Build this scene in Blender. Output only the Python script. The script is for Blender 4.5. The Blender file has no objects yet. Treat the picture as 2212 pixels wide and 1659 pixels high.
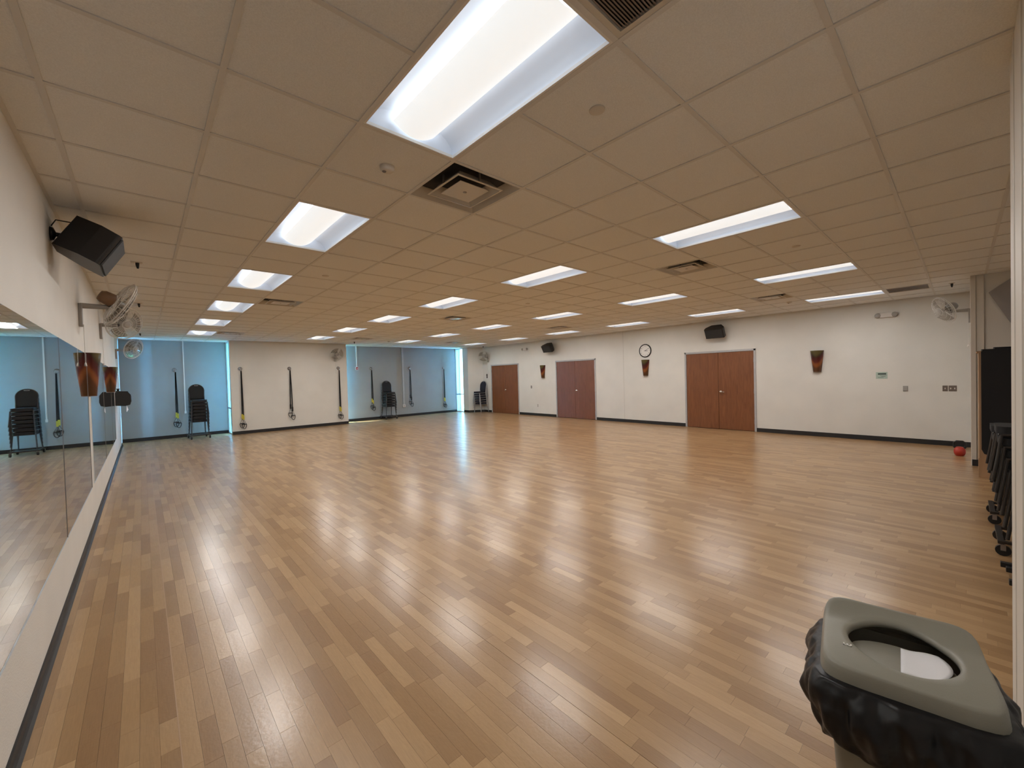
import bpy, math, random
from mathutils import Vector, Matrix
random.seed(7)
S = 0.3048                      # the room is laid out in feet, the scene is in metres
PI = math.pi
scene = bpy.context.scene
COL = scene.collection

# ------------------------------------------------------------------ camera
FPX = 881.62
YAW, PITCH, ROLL = math.radians(42.1767), math.radians(-1.06956), math.radians(-1.58559)
CAM_H = 5.35
_f = Vector((math.sin(YAW)*math.cos(PITCH), math.cos(YAW)*math.cos(PITCH), math.sin(PITCH)))
_r = Vector((math.cos(YAW), -math.sin(YAW), 0))
_u = _r.cross(_f)
CR = math.cos(ROLL)*_r + math.sin(ROLL)*_u
CU = -math.sin(ROLL)*_r + math.cos(ROLL)*_u
CF = _f
cam_data = bpy.data.cameras.new('camera')
cam_data.sensor_fit = 'HORIZONTAL'
cam_data.sensor_width = 36.0
cam_data.lens = FPX/2212*36.0
cam_data.clip_start = 0.02
cam_data.clip_end = 300
cam = bpy.data.objects.new('camera', cam_data)
M = Matrix.Identity(4)
for i in range(3):
    M[i][0], M[i][1], M[i][2] = CR[i], CU[i], -CF[i]
M.translation = Vector((0, 0, CAM_H*S))
cam.matrix_world = M
COL.objects.link(cam)
scene.camera = cam

def project(x, y, z):
    d = Vector((x, y, z-CAM_H))
    w = d.dot(CF)
    if w < 0.05:
        return None
    return (1106+FPX*d.dot(CR)/w, 829.5-FPX*d.dot(CU)/w, w)

# ------------------------------------------------------------------ sky, sun, exposure
SKY_STRENGTH = 52.0
SUN_STRENGTH = 30.0
LAMP_WATT = 16.5
LENS_EMIT = 0.55
TUBE_EMIT = 2.9
world = bpy.data.worlds.new('sky')
scene.world = world
world.use_nodes = True
nt = world.node_tree
nt.nodes.clear()
wo = nt.nodes.new('ShaderNodeOutputWorld')
bg = nt.nodes.new('ShaderNodeBackground')
bg.inputs['Color'].default_value = (0.24, 0.60, 1.0, 1)
bg.inputs['Strength'].default_value = SKY_STRENGTH
nt.links.new(bg.outputs[0], wo.inputs[0])
sun_d = bpy.data.lights.new('sun', 'SUN')
sun_d.energy = SUN_STRENGTH
sun_d.angle = math.radians(0.6)
sun_d.color = (1.0, 0.95, 0.86)
sun = bpy.data.objects.new('sun', sun_d)
sun.rotation_euler = Vector((0.45, -0.22, -0.87)).to_track_quat('-Z', 'Y').to_euler()
sun.location = (0, 0, 20)
COL.objects.link(sun)
vs = scene.view_settings
vs.view_transform = 'Standard'
vs.look = 'None'
vs.exposure = 0.42
vs.gamma = 1.0
vs.use_curve_mapping = False
cy = scene.cycles
cy.max_bounces = 6
cy.diffuse_bounces = 4
cy.glossy_bounces = 3
cy.transmission_bounces = 4
cy.transparent_max_bounces = 8
cy.caustics_reflective = False
cy.caustics_refractive = False
cy.adaptive_threshold = 0.06

# ------------------------------------------------------------------ room numbers (feet)
XL, XR = -1.55, 39.1            # mirror wall, door wall
YP, YB = 51.6, 54.1             # pillar face, bay back wall
YW = -0.35                      # back wall plane, far end
YN = -0.52                      # back wall plane beside the camera
XA = 32.2                       # far side of the storage alcove
XT = 9.92                       # near edge of the alcove opening
YALC = -6.0
H = 9.925
OX, OY = 3.0193, 3.1726         # ceiling grid origin
PX0, PX1 = 6.9, 19.0            # pillar
CX0 = 37.0                      # corner pillar

# ------------------------------------------------------------------ materials
MATS = {}
def mat(name, color, rough=0.6, metal=0.0, var=0.0, vscale=8.0, bump=0.0, bscale=200.0, spec=0.5, emit=None, estr=0.0, coat=0.0, stretch=None):
    m = bpy.data.materials.new(name)
    m.use_nodes = True
    n, l = m.node_tree.nodes, m.node_tree.links
    b = n['Principled BSDF']
    b.inputs['Base Color'].default_value = (*color, 1)
    b.inputs['Roughness'].default_value = rough
    b.inputs['Metallic'].default_value = metal
    b.inputs['Specular IOR Level'].default_value = spec
    if coat:
        b.inputs['Coat Weight'].default_value = coat
        b.inputs['Coat Roughness'].default_value = 0.15
    tc = n.new('ShaderNodeTexCoord')
    vec = tc.outputs['Object']
    if stretch:
        mp = n.new('ShaderNodeMapping')
        mp.inputs['Scale'].default_value = stretch
        l.new(vec, mp.inputs['Vector'])
        vec = mp.outputs['Vector']
    if var:
        nz = n.new('ShaderNodeTexNoise')
        nz.inputs['Scale'].default_value = vscale
        nz.inputs['Detail'].default_value = 2
        l.new(vec, nz.inputs['Vector'])
        r = n.new('ShaderNodeValToRGB')
        r.color_ramp.elements[0].position = 0.3
        r.color_ramp.elements[1].position = 0.7
        r.color_ramp.elements[0].color = (*[c*(1-var) for c in color], 1)
        r.color_ramp.elements[1].color = (*[min(1, c*(1+var)) for c in color], 1)
        l.new(nz.outputs['Fac'], r.inputs['Fac'])
        l.new(r.outputs['Color'], b.inputs['Base Color'])
    if bump:
        nz = n.new('ShaderNodeTexNoise')
        nz.inputs['Scale'].default_value = bscale
        nz.inputs['Detail'].default_value = 1.5
        l.new(vec, nz.inputs['Vector'])
        bp = n.new('ShaderNodeBump')
        bp.inputs['Strength'].default_value = bump
        bp.inputs['Distance'].default_value = 0.004
        l.new(nz.outputs['Fac'], bp.inputs['Height'])
        l.new(bp.outputs['Normal'], b.inputs['Normal'])
    if emit:
        b.inputs['Emission Color'].default_value = (*emit, 1)
        b.inputs['Emission Strength'].default_value = estr
    MATS[name] = m
    return m

mat('wall_paint', (0.70, 0.685, 0.645), 0.62, var=0.03, vscale=2.0, bump=0.35, bscale=130)
mat('bay_paint', (0.32, 0.335, 0.335), 0.6, var=0.03, vscale=2.0, bump=0.35, bscale=130)
mat('tile', (0.79, 0.80, 0.80), 0.9, var=0.05, vscale=160, bump=0.5, bscale=260, spec=0.2)
mat('tee', (0.66, 0.65, 0.63), 0.5)
mat('plenum', (0.05, 0.045, 0.04), 0.9)
mat('base_rubber', (0.012, 0.011, 0.012), 0.5, var=0.2, vscale=10)
mat('trim_paint', (0.68, 0.65, 0.59), 0.45, bump=0.05, bscale=80)
mat('white_paint', (0.78, 0.76, 0.73), 0.4)
mat('frame_grey', (0.42, 0.42, 0.43), 0.45, var=0.04)
mat('alu', (0.62, 0.68, 0.72), 0.4, metal=0.2)
mat('blank_panel', (0.62, 0.72, 0.76), 0.5)
mat('subfloor', (0.10, 0.06, 0.035), 0.7)
mat('seam', (0.45, 0.30, 0.19), 0.45)
mat('black_plastic', (0.008, 0.008, 0.009), 0.42, bump=0.1, bscale=400)
mat('black_grille', (0.022, 0.025, 0.027), 0.6, bump=0.6, bscale=600)
mat('black_cloth', (0.006, 0.006, 0.007), 0.85, bump=0.3, bscale=300)
mat('navy_fabric', (0.010, 0.010, 0.022), 0.8, bump=0.3, bscale=500)
mat('black_fabric', (0.008, 0.009, 0.011), 0.8, bump=0.3, bscale=500)
mat('dark_frame', (0.05, 0.045, 0.042), 0.35, metal=0.6)
mat('silver_frame', (0.42, 0.42, 0.43), 0.3, metal=0.8)
mat('steel', (0.62, 0.61, 0.60), 0.25, metal=1.0)
mat('dull_steel', (0.28, 0.26, 0.25), 0.4, metal=0.7)
mat('bag', (0.006, 0.006, 0.007), 0.36, bump=0.6, bscale=26, spec=0.35)
mat('bin_plastic', (0.235, 0.225, 0.185), 0.38, bump=0.08, bscale=300)
mat('paper', (0.72, 0.72, 0.74), 0.7, bump=0.2, bscale=12)
mat('fan_grey', (0.34, 0.325, 0.30), 0.4)
mat('fan_brown_lit', (0.20, 0.11, 0.055), 0.5)  # brown light on the motor, painted into its colour
mat('fan_wire', (0.66, 0.64, 0.60), 0.3)
mat('webbing', (0.010, 0.010, 0.011), 0.8, bump=0.4, bscale=300)
mat('yellow_web', (0.62, 0.52, 0.06), 0.6, bump=0.3, bscale=300)
mat('red_plastic', (0.45, 0.012, 0.012), 0.35)
mat('kettle_red', (0.42, 0.032, 0.016), 0.4)
mat('plate_brown', (0.16, 0.13, 0.11), 0.4)
mat('plate_white', (0.66, 0.63, 0.60), 0.4)
mat('ink', (0.012, 0.012, 0.012), 0.6)
mat('sign_green', (0.42, 0.52, 0.46), 0.5)
mat('sign_ink', (0.04, 0.07, 0.06), 0.5)
mat('plywood', (0.36, 0.22, 0.12), 0.6, var=0.25, vscale=6, stretch=(1, 1, 0.15))
mat('grey_panel', (0.34, 0.33, 0.33), 0.7, bump=0.3, bscale=200)
mat('grille_dark', (0.30, 0.265, 0.25), 0.6)
mat('tube_light', (0.9,0.9,0.9), 0.5, emit=(0.93,0.97,1.0), estr=TUBE_EMIT)
mat('vent_paint', (0.60, 0.56, 0.49), 0.35)
mat('vent_dark', (0.02, 0.018, 0.016), 0.7)
mat('cap_paint', (0.62, 0.58, 0.52), 0.5)
mat('reflector', (0.80, 0.86, 0.95), 0.35)
mat('lens', (0.85, 0.87, 0.88), 0.4, emit=(0.97, 1.0, 1.0), estr=LENS_EMIT)
mat('purple_mat', (0.05, 0.04, 0.075), 0.7)
mat('grass', (0.05, 0.12, 0.025), 0.9, var=0.4, vscale=3)

def mk_mirror():
    m = bpy.data.materials.new('mirror_glass'); m.use_nodes = True
    b = m.node_tree.nodes['Principled BSDF']
    b.inputs['Base Color'].default_value = (0.80, 0.83, 0.82, 1)
    b.inputs['Metallic'].default_value = 1.0
    b.inputs['Roughness'].default_value = 0.012
    MATS['mirror_glass'] = m
mk_mirror()

def mk_glass(name, tint, gloss):
    m = bpy.data.materials.new(name); m.use_nodes = True
    n, l = m.node_tree.nodes, m.node_tree.links
    n.clear()
    o = n.new('ShaderNodeOutputMaterial')
    t = n.new('ShaderNodeBsdfTransparent'); t.inputs['Color'].default_value = (*tint, 1)
    g = n.new('ShaderNodeBsdfGlossy'); g.inputs['Roughness'].default_value = 0.03
    mx = n.new('ShaderNodeMixShader'); mx.inputs['Fac'].default_value = gloss
    l.new(t.outputs[0], mx.inputs[1]); l.new(g.outputs[0], mx.inputs[2]); l.new(mx.outputs[0], o.inputs[0])
    MATS[name] = m
mk_glass('window_glass', (0.80, 0.93, 0.97), 0.08)
mk_glass('clear_blade', (0.50, 0.48, 0.45), 0.12)
def mk_frost():
    m = bpy.data.materials.new('frosted_glass'); m.use_nodes = True
    n, l = m.node_tree.nodes, m.node_tree.links
    n.clear()
    o = n.new('ShaderNodeOutputMaterial')
    t = n.new('ShaderNodeBsdfTranslucent'); t.inputs['Color'].default_value = (0.62, 0.72, 0.75, 1)
    d = n.new('ShaderNodeBsdfDiffuse'); d.inputs['Color'].default_value = (0.62, 0.70, 0.73, 1)
    mx = n.new('ShaderNodeMixShader'); mx.inputs['Fac'].default_value = 0.5
    l.new(t.outputs[0], mx.inputs[1]); l.new(d.outputs[0], mx.inputs[2]); l.new(mx.outputs[0], o.inputs[0])
    MATS['frosted_glass'] = m
mk_frost()

def mk_plank(name, per_object):
    m = bpy.data.materials.new(name); m.use_nodes = True
    n, l = m.node_tree.nodes, m.node_tree.links
    b = n['Principled BSDF']
    if per_object:
        oi = n.new('ShaderNodeObjectInfo'); rnd = oi.outputs['Random']
    else:
        ge = n.new('ShaderNodeNewGeometry'); rnd = ge.outputs['Random Per Island']
    ramp = n.new('ShaderNodeValToRGB')
    e = ramp.color_ramp.elements
    e[0].position = 0.0; e[0].color = (0.295, 0.168, 0.076, 1)
    e[1].position = 1.0; e[1].color = (0.470, 0.305, 0.155, 1)
    for p, c in ((0.2, (0.327, 0.194, 0.089)), (0.5, (0.380, 0.233, 0.110)), (0.8, (0.420, 0.266, 0.130))):
        q = e.new(p); q.color = (*c, 1)
    l.new(rnd, ramp.inputs['Fac'])
    geo = n.new('ShaderNodeNewGeometry')
    off = n.new('ShaderNodeVectorMath'); off.operation = 'MULTIPLY_ADD'
    comb = n.new('ShaderNodeCombineXYZ')
    mul = n.new('ShaderNodeMath'); mul.operation = 'MULTIPLY'; mul.inputs[1].default_value = 37.0
    l.new(rnd, mul.inputs[0]); l.new(mul.outputs[0], comb.inputs[2])
    off.inputs[1].default_value = (90, 5.0, 1)
    l.new(geo.outputs['Position'], off.inputs[0]); l.new(comb.outputs[0], off.inputs[2])
    grain = n.new('ShaderNodeTexNoise'); grain.inputs['Scale'].default_value = 2.2; grain.inputs['Detail'].default_value = 3
    grain.inputs['Distortion'].default_value = 0.6
    l.new(off.outputs[0], grain.inputs['Vector'])
    gr = n.new('ShaderNodeValToRGB')
    gr.color_ramp.elements[0].position = 0.15; gr.color_ramp.elements[0].color = (0.88, 0.86, 0.84, 1)
    gr.color_ramp.elements[1].position = 0.85; gr.color_ramp.elements[1].color = (1.10, 1.10, 1.10, 1)
    l.new(grain.outputs['Fac'], gr.inputs['Fac'])
    mx = n.new('ShaderNodeMix'); mx.data_type = 'RGBA'; mx.blend_type = 'MULTIPLY'; mx.inputs[0].default_value = 1.0
    l.new(ramp.outputs['Color'], mx.inputs[6]); l.new(gr.outputs['Color'], mx.inputs[7])
    l.new(mx.outputs[2], b.inputs['Base Color'])
    # worn vinyl finish: patchy gloss and a fine embossing
    pz = n.new('ShaderNodeTexNoise'); pz.inputs['Scale'].default_value = 3.0; pz.inputs['Detail'].default_value = 3
    l.new(geo.outputs['Position'], pz.inputs['Vector'])
    mr = n.new('ShaderNodeMapRange'); mr.inputs[1].default_value = 0.3; mr.inputs[2].default_value = 0.7
    mr.inputs[3].default_value = 0.280; mr.inputs[4].default_value = 0.335
    l.new(pz.outputs['Fac'], mr.inputs[0]); l.new(mr.outputs[0], b.inputs['Roughness'])
    bz = n.new('ShaderNodeTexNoise'); bz.inputs['Scale'].default_value = 55; bz.inputs['Detail'].default_value = 2
    l.new(geo.outputs['Position'], bz.inputs['Vector'])
    bp = n.new('ShaderNodeBump'); bp.inputs['Strength'].default_value = 0.16; bp.inputs['Distance'].default_value = 0.004
    l.new(bz.outputs['Fac'], bp.inputs['Height']); l.new(bp.outputs['Normal'], b.inputs['Normal'])
    b.inputs['Specular IOR Level'].default_value = 0.5
    b.inputs['Coat Weight'].default_value = 0.30
    b.inputs['Coat Roughness'].default_value = 0.17
    l.new(bp.outputs['Normal'], b.inputs['Coat Normal'])
    MATS[name] = m
mk_plank('plank_single', True)
mk_plank('plank_many', False)

def mk_door(name, a, bcol):
    m = bpy.data.materials.new(name); m.use_nodes = True
    n, l = m.node_tree.nodes, m.node_tree.links
    b = n['Principled BSDF']
    tc = n.new('ShaderNodeTexCoord')
    mp = n.new('ShaderNodeMapping'); mp.inputs['Scale'].default_value = (9, 9, 0.7)
    l.new(tc.outputs['Object'], mp.inputs['Vector'])
    nz = n.new('ShaderNodeTexNoise'); nz.inputs['Scale'].default_value = 3; nz.inputs['Detail'].default_value = 7; nz.inputs['Distortion'].default_value = 1.2
    l.new(mp.outputs['Vector'], nz.inputs['Vector'])
    r = n.new('ShaderNodeValToRGB')
    r.color_ramp.elements[0].position = 0.28; r.color_ramp.elements[0].color = (*a, 1)
    r.color_ramp.elements[1].position = 0.72; r.color_ramp.elements[1].color = (*bcol, 1)
    l.new(nz.outputs['Fac'], r.inputs['Fac']); l.new(r.outputs['Color'], b.inputs['Base Color'])
    b.inputs['Roughness'].default_value = 0.42
    MATS[name] = m
mk_door('door_wood', (0.155, 0.050, 0.016), (0.235, 0.086, 0.029))
mk_door('door_wood_glare', (0.155, 0.055, 0.026), (0.225, 0.088, 0.045))  # reddish tone paints the glare on the middle door

def mk_sconce():
    m = bpy.data.materials.new('sconce_glass'); m.use_nodes = True
    n, l = m.node_tree.nodes, m.node_tree.links
    b = n['Principled BSDF']
    tc = n.new('ShaderNodeTexCoord')
    sp = n.new('ShaderNodeSeparateXYZ'); l.new(tc.outputs['Object'], sp.inputs[0])
    # local: x = out of the wall, z = up.  swirl bands sag toward the front
    a = n.new('ShaderNodeMath'); a.operation = 'MULTIPLY_ADD'; a.inputs[1].default_value = 2.0
    l.new(sp.outputs['X'], a.inputs[0]); l.new(sp.outputs['Z'], a.inputs[2])
    nz = n.new('ShaderNodeTexNoise'); nz.inputs['Scale'].default_value = 5.0
    l.new(tc.outputs['Object'], nz.inputs['Vector'])
    c = n.new('ShaderNodeMath'); c.operation = 'MULTIPLY_ADD'; c.inputs[1].default_value = 0.06
    l.new(nz.outputs['Fac'], c.inputs[0]); l.new(a.outputs[0], c.inputs[2])
    r = n.new('ShaderNodeMapRange'); r.inputs[1].default_value = 0.0; r.inputs[2].default_value = 0.78
    l.new(c.outputs[0], r.inputs[0])
    k = n.new('ShaderNodeValToRGB'); k.color_ramp.interpolation = 'B_SPLINE'
    e = k.color_ramp.elements
    e[0].position = 0.0; e[0].color = (0.060, 0.030, 0.010, 1)
    e[1].position = 1.0; e[1].color = (0.100, 0.075, 0.022, 1)
    for p, q in ((0.36, (0.075, 0.026, 0.010)), (0.43, (0.22, 0.066, 0.016)), (0.52, (0.23, 0.066, 0.016)), (0.58, (0.085, 0.010, 0.008)), (0.72, (0.060, 0.007, 0.006)), (0.78, (0.035, 0.022, 0.010)), (0.86, (0.095, 0.070, 0.022))):
        x = e.new(p); x.color = (*q, 1)
    l.new(r.outputs[0], k.inputs['Fac']); l.new(k.outputs['Color'], b.inputs['Base Color'])
    b.inputs['Roughness'].default_value = 0.22
    MATS['sconce_glass'] = m
mk_sconce()

def mk_brick():
    m = bpy.data.materials.new('pale_brick'); m.use_nodes = True
    n, l = m.node_tree.nodes, m.node_tree.links
    b = n['Principled BSDF']
    tc = n.new('ShaderNodeTexCoord')
    mp = n.new('ShaderNodeMapping'); mp.inputs['Rotation'].default_value = (0, PI/2, PI/2)
    l.new(tc.outputs['Object'], mp.inputs['Vector'])
    br = n.new('ShaderNodeTexBrick')
    br.inputs['Color1'].default_value = (0.62, 0.56, 0.48, 1); br.inputs['Color2'].default_value = (0.50, 0.42, 0.34, 1); br.inputs['Mortar'].default_value = (0.30, 0.27, 0.24, 1)
    br.inputs['Scale'].default_value = 1.0; br.inputs['Brick Width'].default_value = 0.4; br.inputs['Row Height'].default_value = 0.2; br.inputs['Mortar Size'].default_value = 0.03
    l.new(mp.outputs['Vector'], br.inputs['Vector']); l.new(br.outputs['Color'], b.inputs['Base Color'])
    b.inputs['Roughness'].default_value = 0.9
    MATS['pale_brick'] = m
mk_brick()

# ------------------------------------------------------------------ mesh helpers (everything in feet)
class MB:
    def __init__(s):
        s.v = []; s.f = []; s.sm = []
    def add(s, verts, faces, smooth=False):
        o = len(s.v)
        s.v += [tuple(p) for p in verts]
        s.f += [tuple(i+o for i in q) for q in faces]
        s.sm += [smooth]*len(faces)
        return s
    def box(s, x0, x1, y0, y1, z0, z1):
        v = [(x0,y0,z0),(x1,y0,z0),(x1,y1,z0),(x0,y1,z0),(x0,y0,z1),(x1,y0,z1),(x1,y1,z1),(x0,y1,z1)]
        return s.add(v, [(0,3,2,1),(4,5,6,7),(0,1,5,4),(1,2,6,5),(2,3,7,6),(3,0,4,7)])
    def obox(s, c, ax, ay, az):
        c, ax, ay, az = Vector(c), Vector(ax), Vector(ay), Vector(az)
        v = [c+a*ax+b*ay+d*az for d in (-1,1) for a,b in ((-1,-1),(1,-1),(1,1),(-1,1))]
        return s.add(v, [(0,3,2,1),(4,5,6,7),(0,1,5,4),(1,2,6,5),(2,3,7,6),(3,0,4,7)])
    def prism(s, poly, a0, a1, fn, smooth=False):
        n = len(poly)
        v = [fn(u,w,a0) for u,w in poly]+[fn(u,w,a1) for u,w in poly]
        s.add(v[:n], [tuple(range(n-1,-1,-1))]); s.add(v[n:], [tuple(range(n))])
        s.add(v, [(i,(i+1)%n,n+(i+1)%n,n+i) for i in range(n)], smooth)
        return s
    def tube(s, pts, r, n=8, closed=False):
        pts = [Vector(p) for p in pts]; m = len(pts)
        rr = r if isinstance(r, (list, tuple)) else [r]*m
        rings = []; prev = None
        for i, p in enumerate(pts):
            if closed:
                t = pts[(i+1)%m]-pts[i-1]
            else:
                t = pts[min(i+1,m-1)]-pts[max(i-1,0)]
            t.normalize()
            if prev is None:
                a = Vector((0,0,1)) if abs(t.z) < 0.9 else Vector((1,0,0))
                x = t.cross(a).normalized()
            else:
                x = (prev-t*prev.dot(t)).normalized()
            prev = x; y = t.cross(x)
            rings.append([p+(x*math.cos(2*PI*k/n)+y*math.sin(2*PI*k/n))*rr[i] for k in range(n)])
        v = [q for ring in rings for q in ring]
        f = []
        for i in range(m if closed else m-1):
            j = (i+1)%m
            for k in range(n):
                f.append((i*n+k, i*n+(k+1)%n, j*n+(k+1)%n, j*n+k))
        s.add(v, f, True)
        if not closed:
            s.add(rings[0], [tuple(range(n-1,-1,-1))]); s.add(rings[-1], [tuple(range(n))])
        return s
    def cyl(s, p0, p1, r0, r1=None, n=16):
        return s.tube([p0, p1], [r0, r0 if r1 is None else r1], n)
    def lathe(s, prof, c=(0,0,0), axis='z', n=24, smooth=True):
        v = []
        for r, h in prof:
            for k in range(n):
                a = 2*PI*k/n; x, y = r*math.cos(a), r*math.sin(a)
                p = {'z': (x,y,h), 'x': (h,x,y), 'y': (y,h,x)}[axis]
                v.append((p[0]+c[0], p[1]+c[1], p[2]+c[2]))
        f = []
        for i in range(len(prof)-1):
            for k in range(n):
                f.append((i*n+k, i*n+(k+1)%n, (i+1)*n+(k+1)%n, (i+1)*n+k))
        s.add(v, f, smooth)
        if prof[0][0] > 1e-6: s.add(v[:n], [tuple(range(n-1,-1,-1))])
        if prof[-1][0] > 1e-6: s.add(v[-n:], [tuple(range(n))])
        return s
    def grid(s, fn, nu, nv, smooth=True, closed_u=False):
        v = [fn(i/nu, j/nv) for j in range(nv+1) for i in range(nu if closed_u else nu+1)]
        w = nu if closed_u else nu+1
        f = [(j*w+i, j*w+(i+1)%w, (j+1)*w+(i+1)%w, (j+1)*w+i) for j in range(nv) for i in range(nu)]
        return s.add(v, f, smooth)
    def xform(s, mtx):
        s.v = [tuple(mtx @ Vector(p)) for p in s.v]; return s
    def mesh(s, name, m):
        me = bpy.data.meshes.new(name)
        me.from_pydata([(x*S,y*S,z*S) for x,y,z in s.v], [], s.f)
        me.polygons.foreach_set('use_smooth', s.sm)
        me.materials.append(MATS[m])
        me.update()
        return me
    def build(s, name, m, parent=None, bevel=0, loc=None, seg=2):
        o = bpy.data.objects.new(name, s.mesh(name, m))
        COL.objects.link(o)
        if parent: o.parent = parent
        if loc: o.location = [c*S for c in loc]
        if bevel:
            b = o.modifiers.new('bevel', 'BEVEL'); b.width = bevel*S; b.segments = seg; b.limit_method = 'ANGLE'; b.angle_limit = math.radians(40)
        return o

def box(*a): return MB().box(*a)
def empty(name, loc=(0,0,0), rz=0.0, rot=None):
    o = bpy.data.objects.new(name, None)
    o.empty_display_size = 0.1
    o.location = [c*S for c in loc]
    o.rotation_euler = rot if rot else (0,0,rz)
    COL.objects.link(o)
    return o
def tag(o, label, cat, group=None):
    o['label'] = label; o['category'] = cat
    if group: o['group'] = group
    return o
def struct(o, label=None):
    o['kind'] = 'structure'
    if label: o['label'] = label
    return o
def copy_tree(o, parent=None):
    c = o.copy(); COL.objects.link(c)
    if parent: c.parent = parent
    for ch in [x for x in o.children]:
        copy_tree(ch, c)
    return c
def place(o, loc, rz=None, rot=None):
    o.location = [c*S for c in loc]
    if rz is not None: o.rotation_euler = (0,0,rz)
    if rot is not None: o.rotation_euler = rot
    return o

# ================================================================== THE SHELL
TOP = H+0.75
# ---- floor: slab, sheet seams, strips
floor = box(XL-0.3, XR+0.6, YALC-0.3, YB+0.3, -0.35, -0.02).build('floor', 'subfloor')
struct(floor, 'wood look strip floor with a soft worn gloss')
W = 4.75/21
strips = []
k = -8
while 0.25+k*W < XR:
    x0 = 0.25+k*W; x1 = x0+W
    cx0, cx1 = max(x0, XL), min(x1, XR)
    if cx1-cx0 > 0.03:
        y = (YALC if cx0 > XT else YN) - random.random()*1.5
        while y < YB:
            L = random.choice((0.75, 1.0, 1.25, 1.5, 1.75, 2.0, 2.35))
            a = max(y, YALC if cx0 > XT else YN); b = min(y+L, YB)
            if b-a > 0.02:
                strips.append((cx0, cx1, a, b, abs((cx1-cx0)-W) < 1e-4 and abs((b-a)-L) < 1e-6))
            y += L
    k += 1
def seen_area(x0, x1, y0, y1, z):
    q = [project(*p, z) for p in ((x0,y0),(x1,y0),(x1,y1),(x0,y1))]
    if any(p is None for p in q): return 0
    mx = sum(p[0] for p in q)/4; my = sum(p[1] for p in q)/4
    if not (0 < mx < 2212 and 0 < my < 1659): return 0
    return abs(sum(q[i][0]*q[(i+1)%4][1]-q[(i+1)%4][0]*q[i][1] for i in range(4)))/2
def hidden_by_bin(x0, x1, y0, y1):
    p = project((x0+x1)/2, (y0+y1)/2, 0)
    return p and p[0] > 1745 and p[1] > 1330
sc = sorted(((seen_area(a,b,c,d,0) if (full and not hidden_by_bin(a,b,c,d)) else 0, i) for i,(a,b,c,d,full) in enumerate(strips)), reverse=True)
near = {i for ar, i in sc[:300] if ar > 0}
plank_mesh = {}
rest = MB()
G = 0.0012
for i, (a, b, c, d, full) in enumerate(strips):
    # a wider open joint along the sheet seam
    sl = G+(0.005 if abs(a-5.0) < 0.01 else 0); 
    if i in near:
        key = (round(b-a, 4), round(d-c, 4), sl > G)
        if key not in plank_mesh:
            plank_mesh[key] = box(sl, b-a-G, G, d-c-G, -0.02, 0).mesh('plank', 'plank_single')
        o = bpy.data.objects.new('plank', plank_mesh[key])
        o.location = (a*S, c*S, 0); o.parent = floor
        COL.objects.link(o)
    else:
        rest.box(a+sl, b-G, c+G, d-G, -0.02, 0)
ro = rest.build('planks_beyond', 'plank_many', floor); ro['kind'] = 'stuff'
MB().box(0.243, 0.257, YN, YB, -0.01, 0.004).build('seam_rod', 'seam', floor)

# ---- walls
def wall(name, *a, m='wall_paint', label=None):
    return struct(box(*a).build(name, m), label)
wall('wall_left', XL-0.4, XL, YN-0.4, 52.0, 0, TOP)
struct(MB().box(XL-0.4, XL, 51.99, YB, H-0.02, TOP).build('wall_left_header', 'wall_paint'))
wr = empty('wall_right'); struct(wr, 'long beige wall with three double doors')
DOORS = [(11.9, 18.1), (28.6, 34.8), (41.7, 47.8)]
edges = [YW-0.4]+[e for d in DOORS for e in d]+[50.4]
for i in range(0, len(edges), 2):
    a, b = edges[i], edges[i+1]
    if i == 4:
        pass
    if a < 24.9 < b:
        box(XR, XR+0.4, a, 24.88, 0, TOP).build('wall_panel', 'wall_paint', wr)
        box(XR, XR+0.4, 24.90, b, 0, TOP).build('wall_panel', 'wall_paint', wr)
        box(XR+0.02, XR+0.38, 24.87, 24.91, 0, TOP).build('joint', 'plate_brown', wr)
    else:
        box(XR, XR+0.4, a, b, 0, TOP).build('wall_panel', 'wall_paint', wr)
for a, b in DOORS:
    box(XR, XR+0.4, a, b, 7.17, TOP).build('wall_panel', 'wall_paint', wr)
    box(XR+0.2, XR+0.5, a-0.2, b+0.2, -0.1, TOP).build('backing', 'plenum', wr)  # unseen backing added to stop sky light under the doors
wall('wall_far', PX0, PX1, YP, YP+0.45, 0, TOP, label='beige wall section between the two window bays')
wall('wall_bay_left', XL-0.4, PX0+0.2, YB, YB+0.3, 0, TOP, m='bay_paint', label='grey recessed bay wall beside the mirror wall')
wall('wall_bay_right', PX1-0.2, CX0+0.2, YB, YB+0.3, 0, TOP, m='bay_paint', label='grey recessed bay wall right of the pillar')
struct(MB().prism([(CX0,50.8),(XR+0.4,49.55),(XR+0.4,52.1),(CX0,52.1)], 0, TOP, lambda u,w,a:(u,w,a)).build('wall_corner', 'wall_paint'), 'narrow beige corner wall beside the tall window')
wall('wall_back', XL-0.4, XT, YN-0.4, YN, 0, TOP)
wall('wall_back_far', XA+0.1, XR, YW-0.4, YW, 0, TOP)
wall('wall_alcove_far', XA+0.1, XA+0.5, YALC, YW-0.3, 0, TOP, label='storage alcove side wall behind the dark cabinet')
wall('wall_alcove_near', XT-0.4, XT, YALC, YN-0.3, 0, TOP)
wall('wall_alcove_back', XT-0.4, XA+0.5, YALC-0.4, YALC, 0, TOP)
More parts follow.
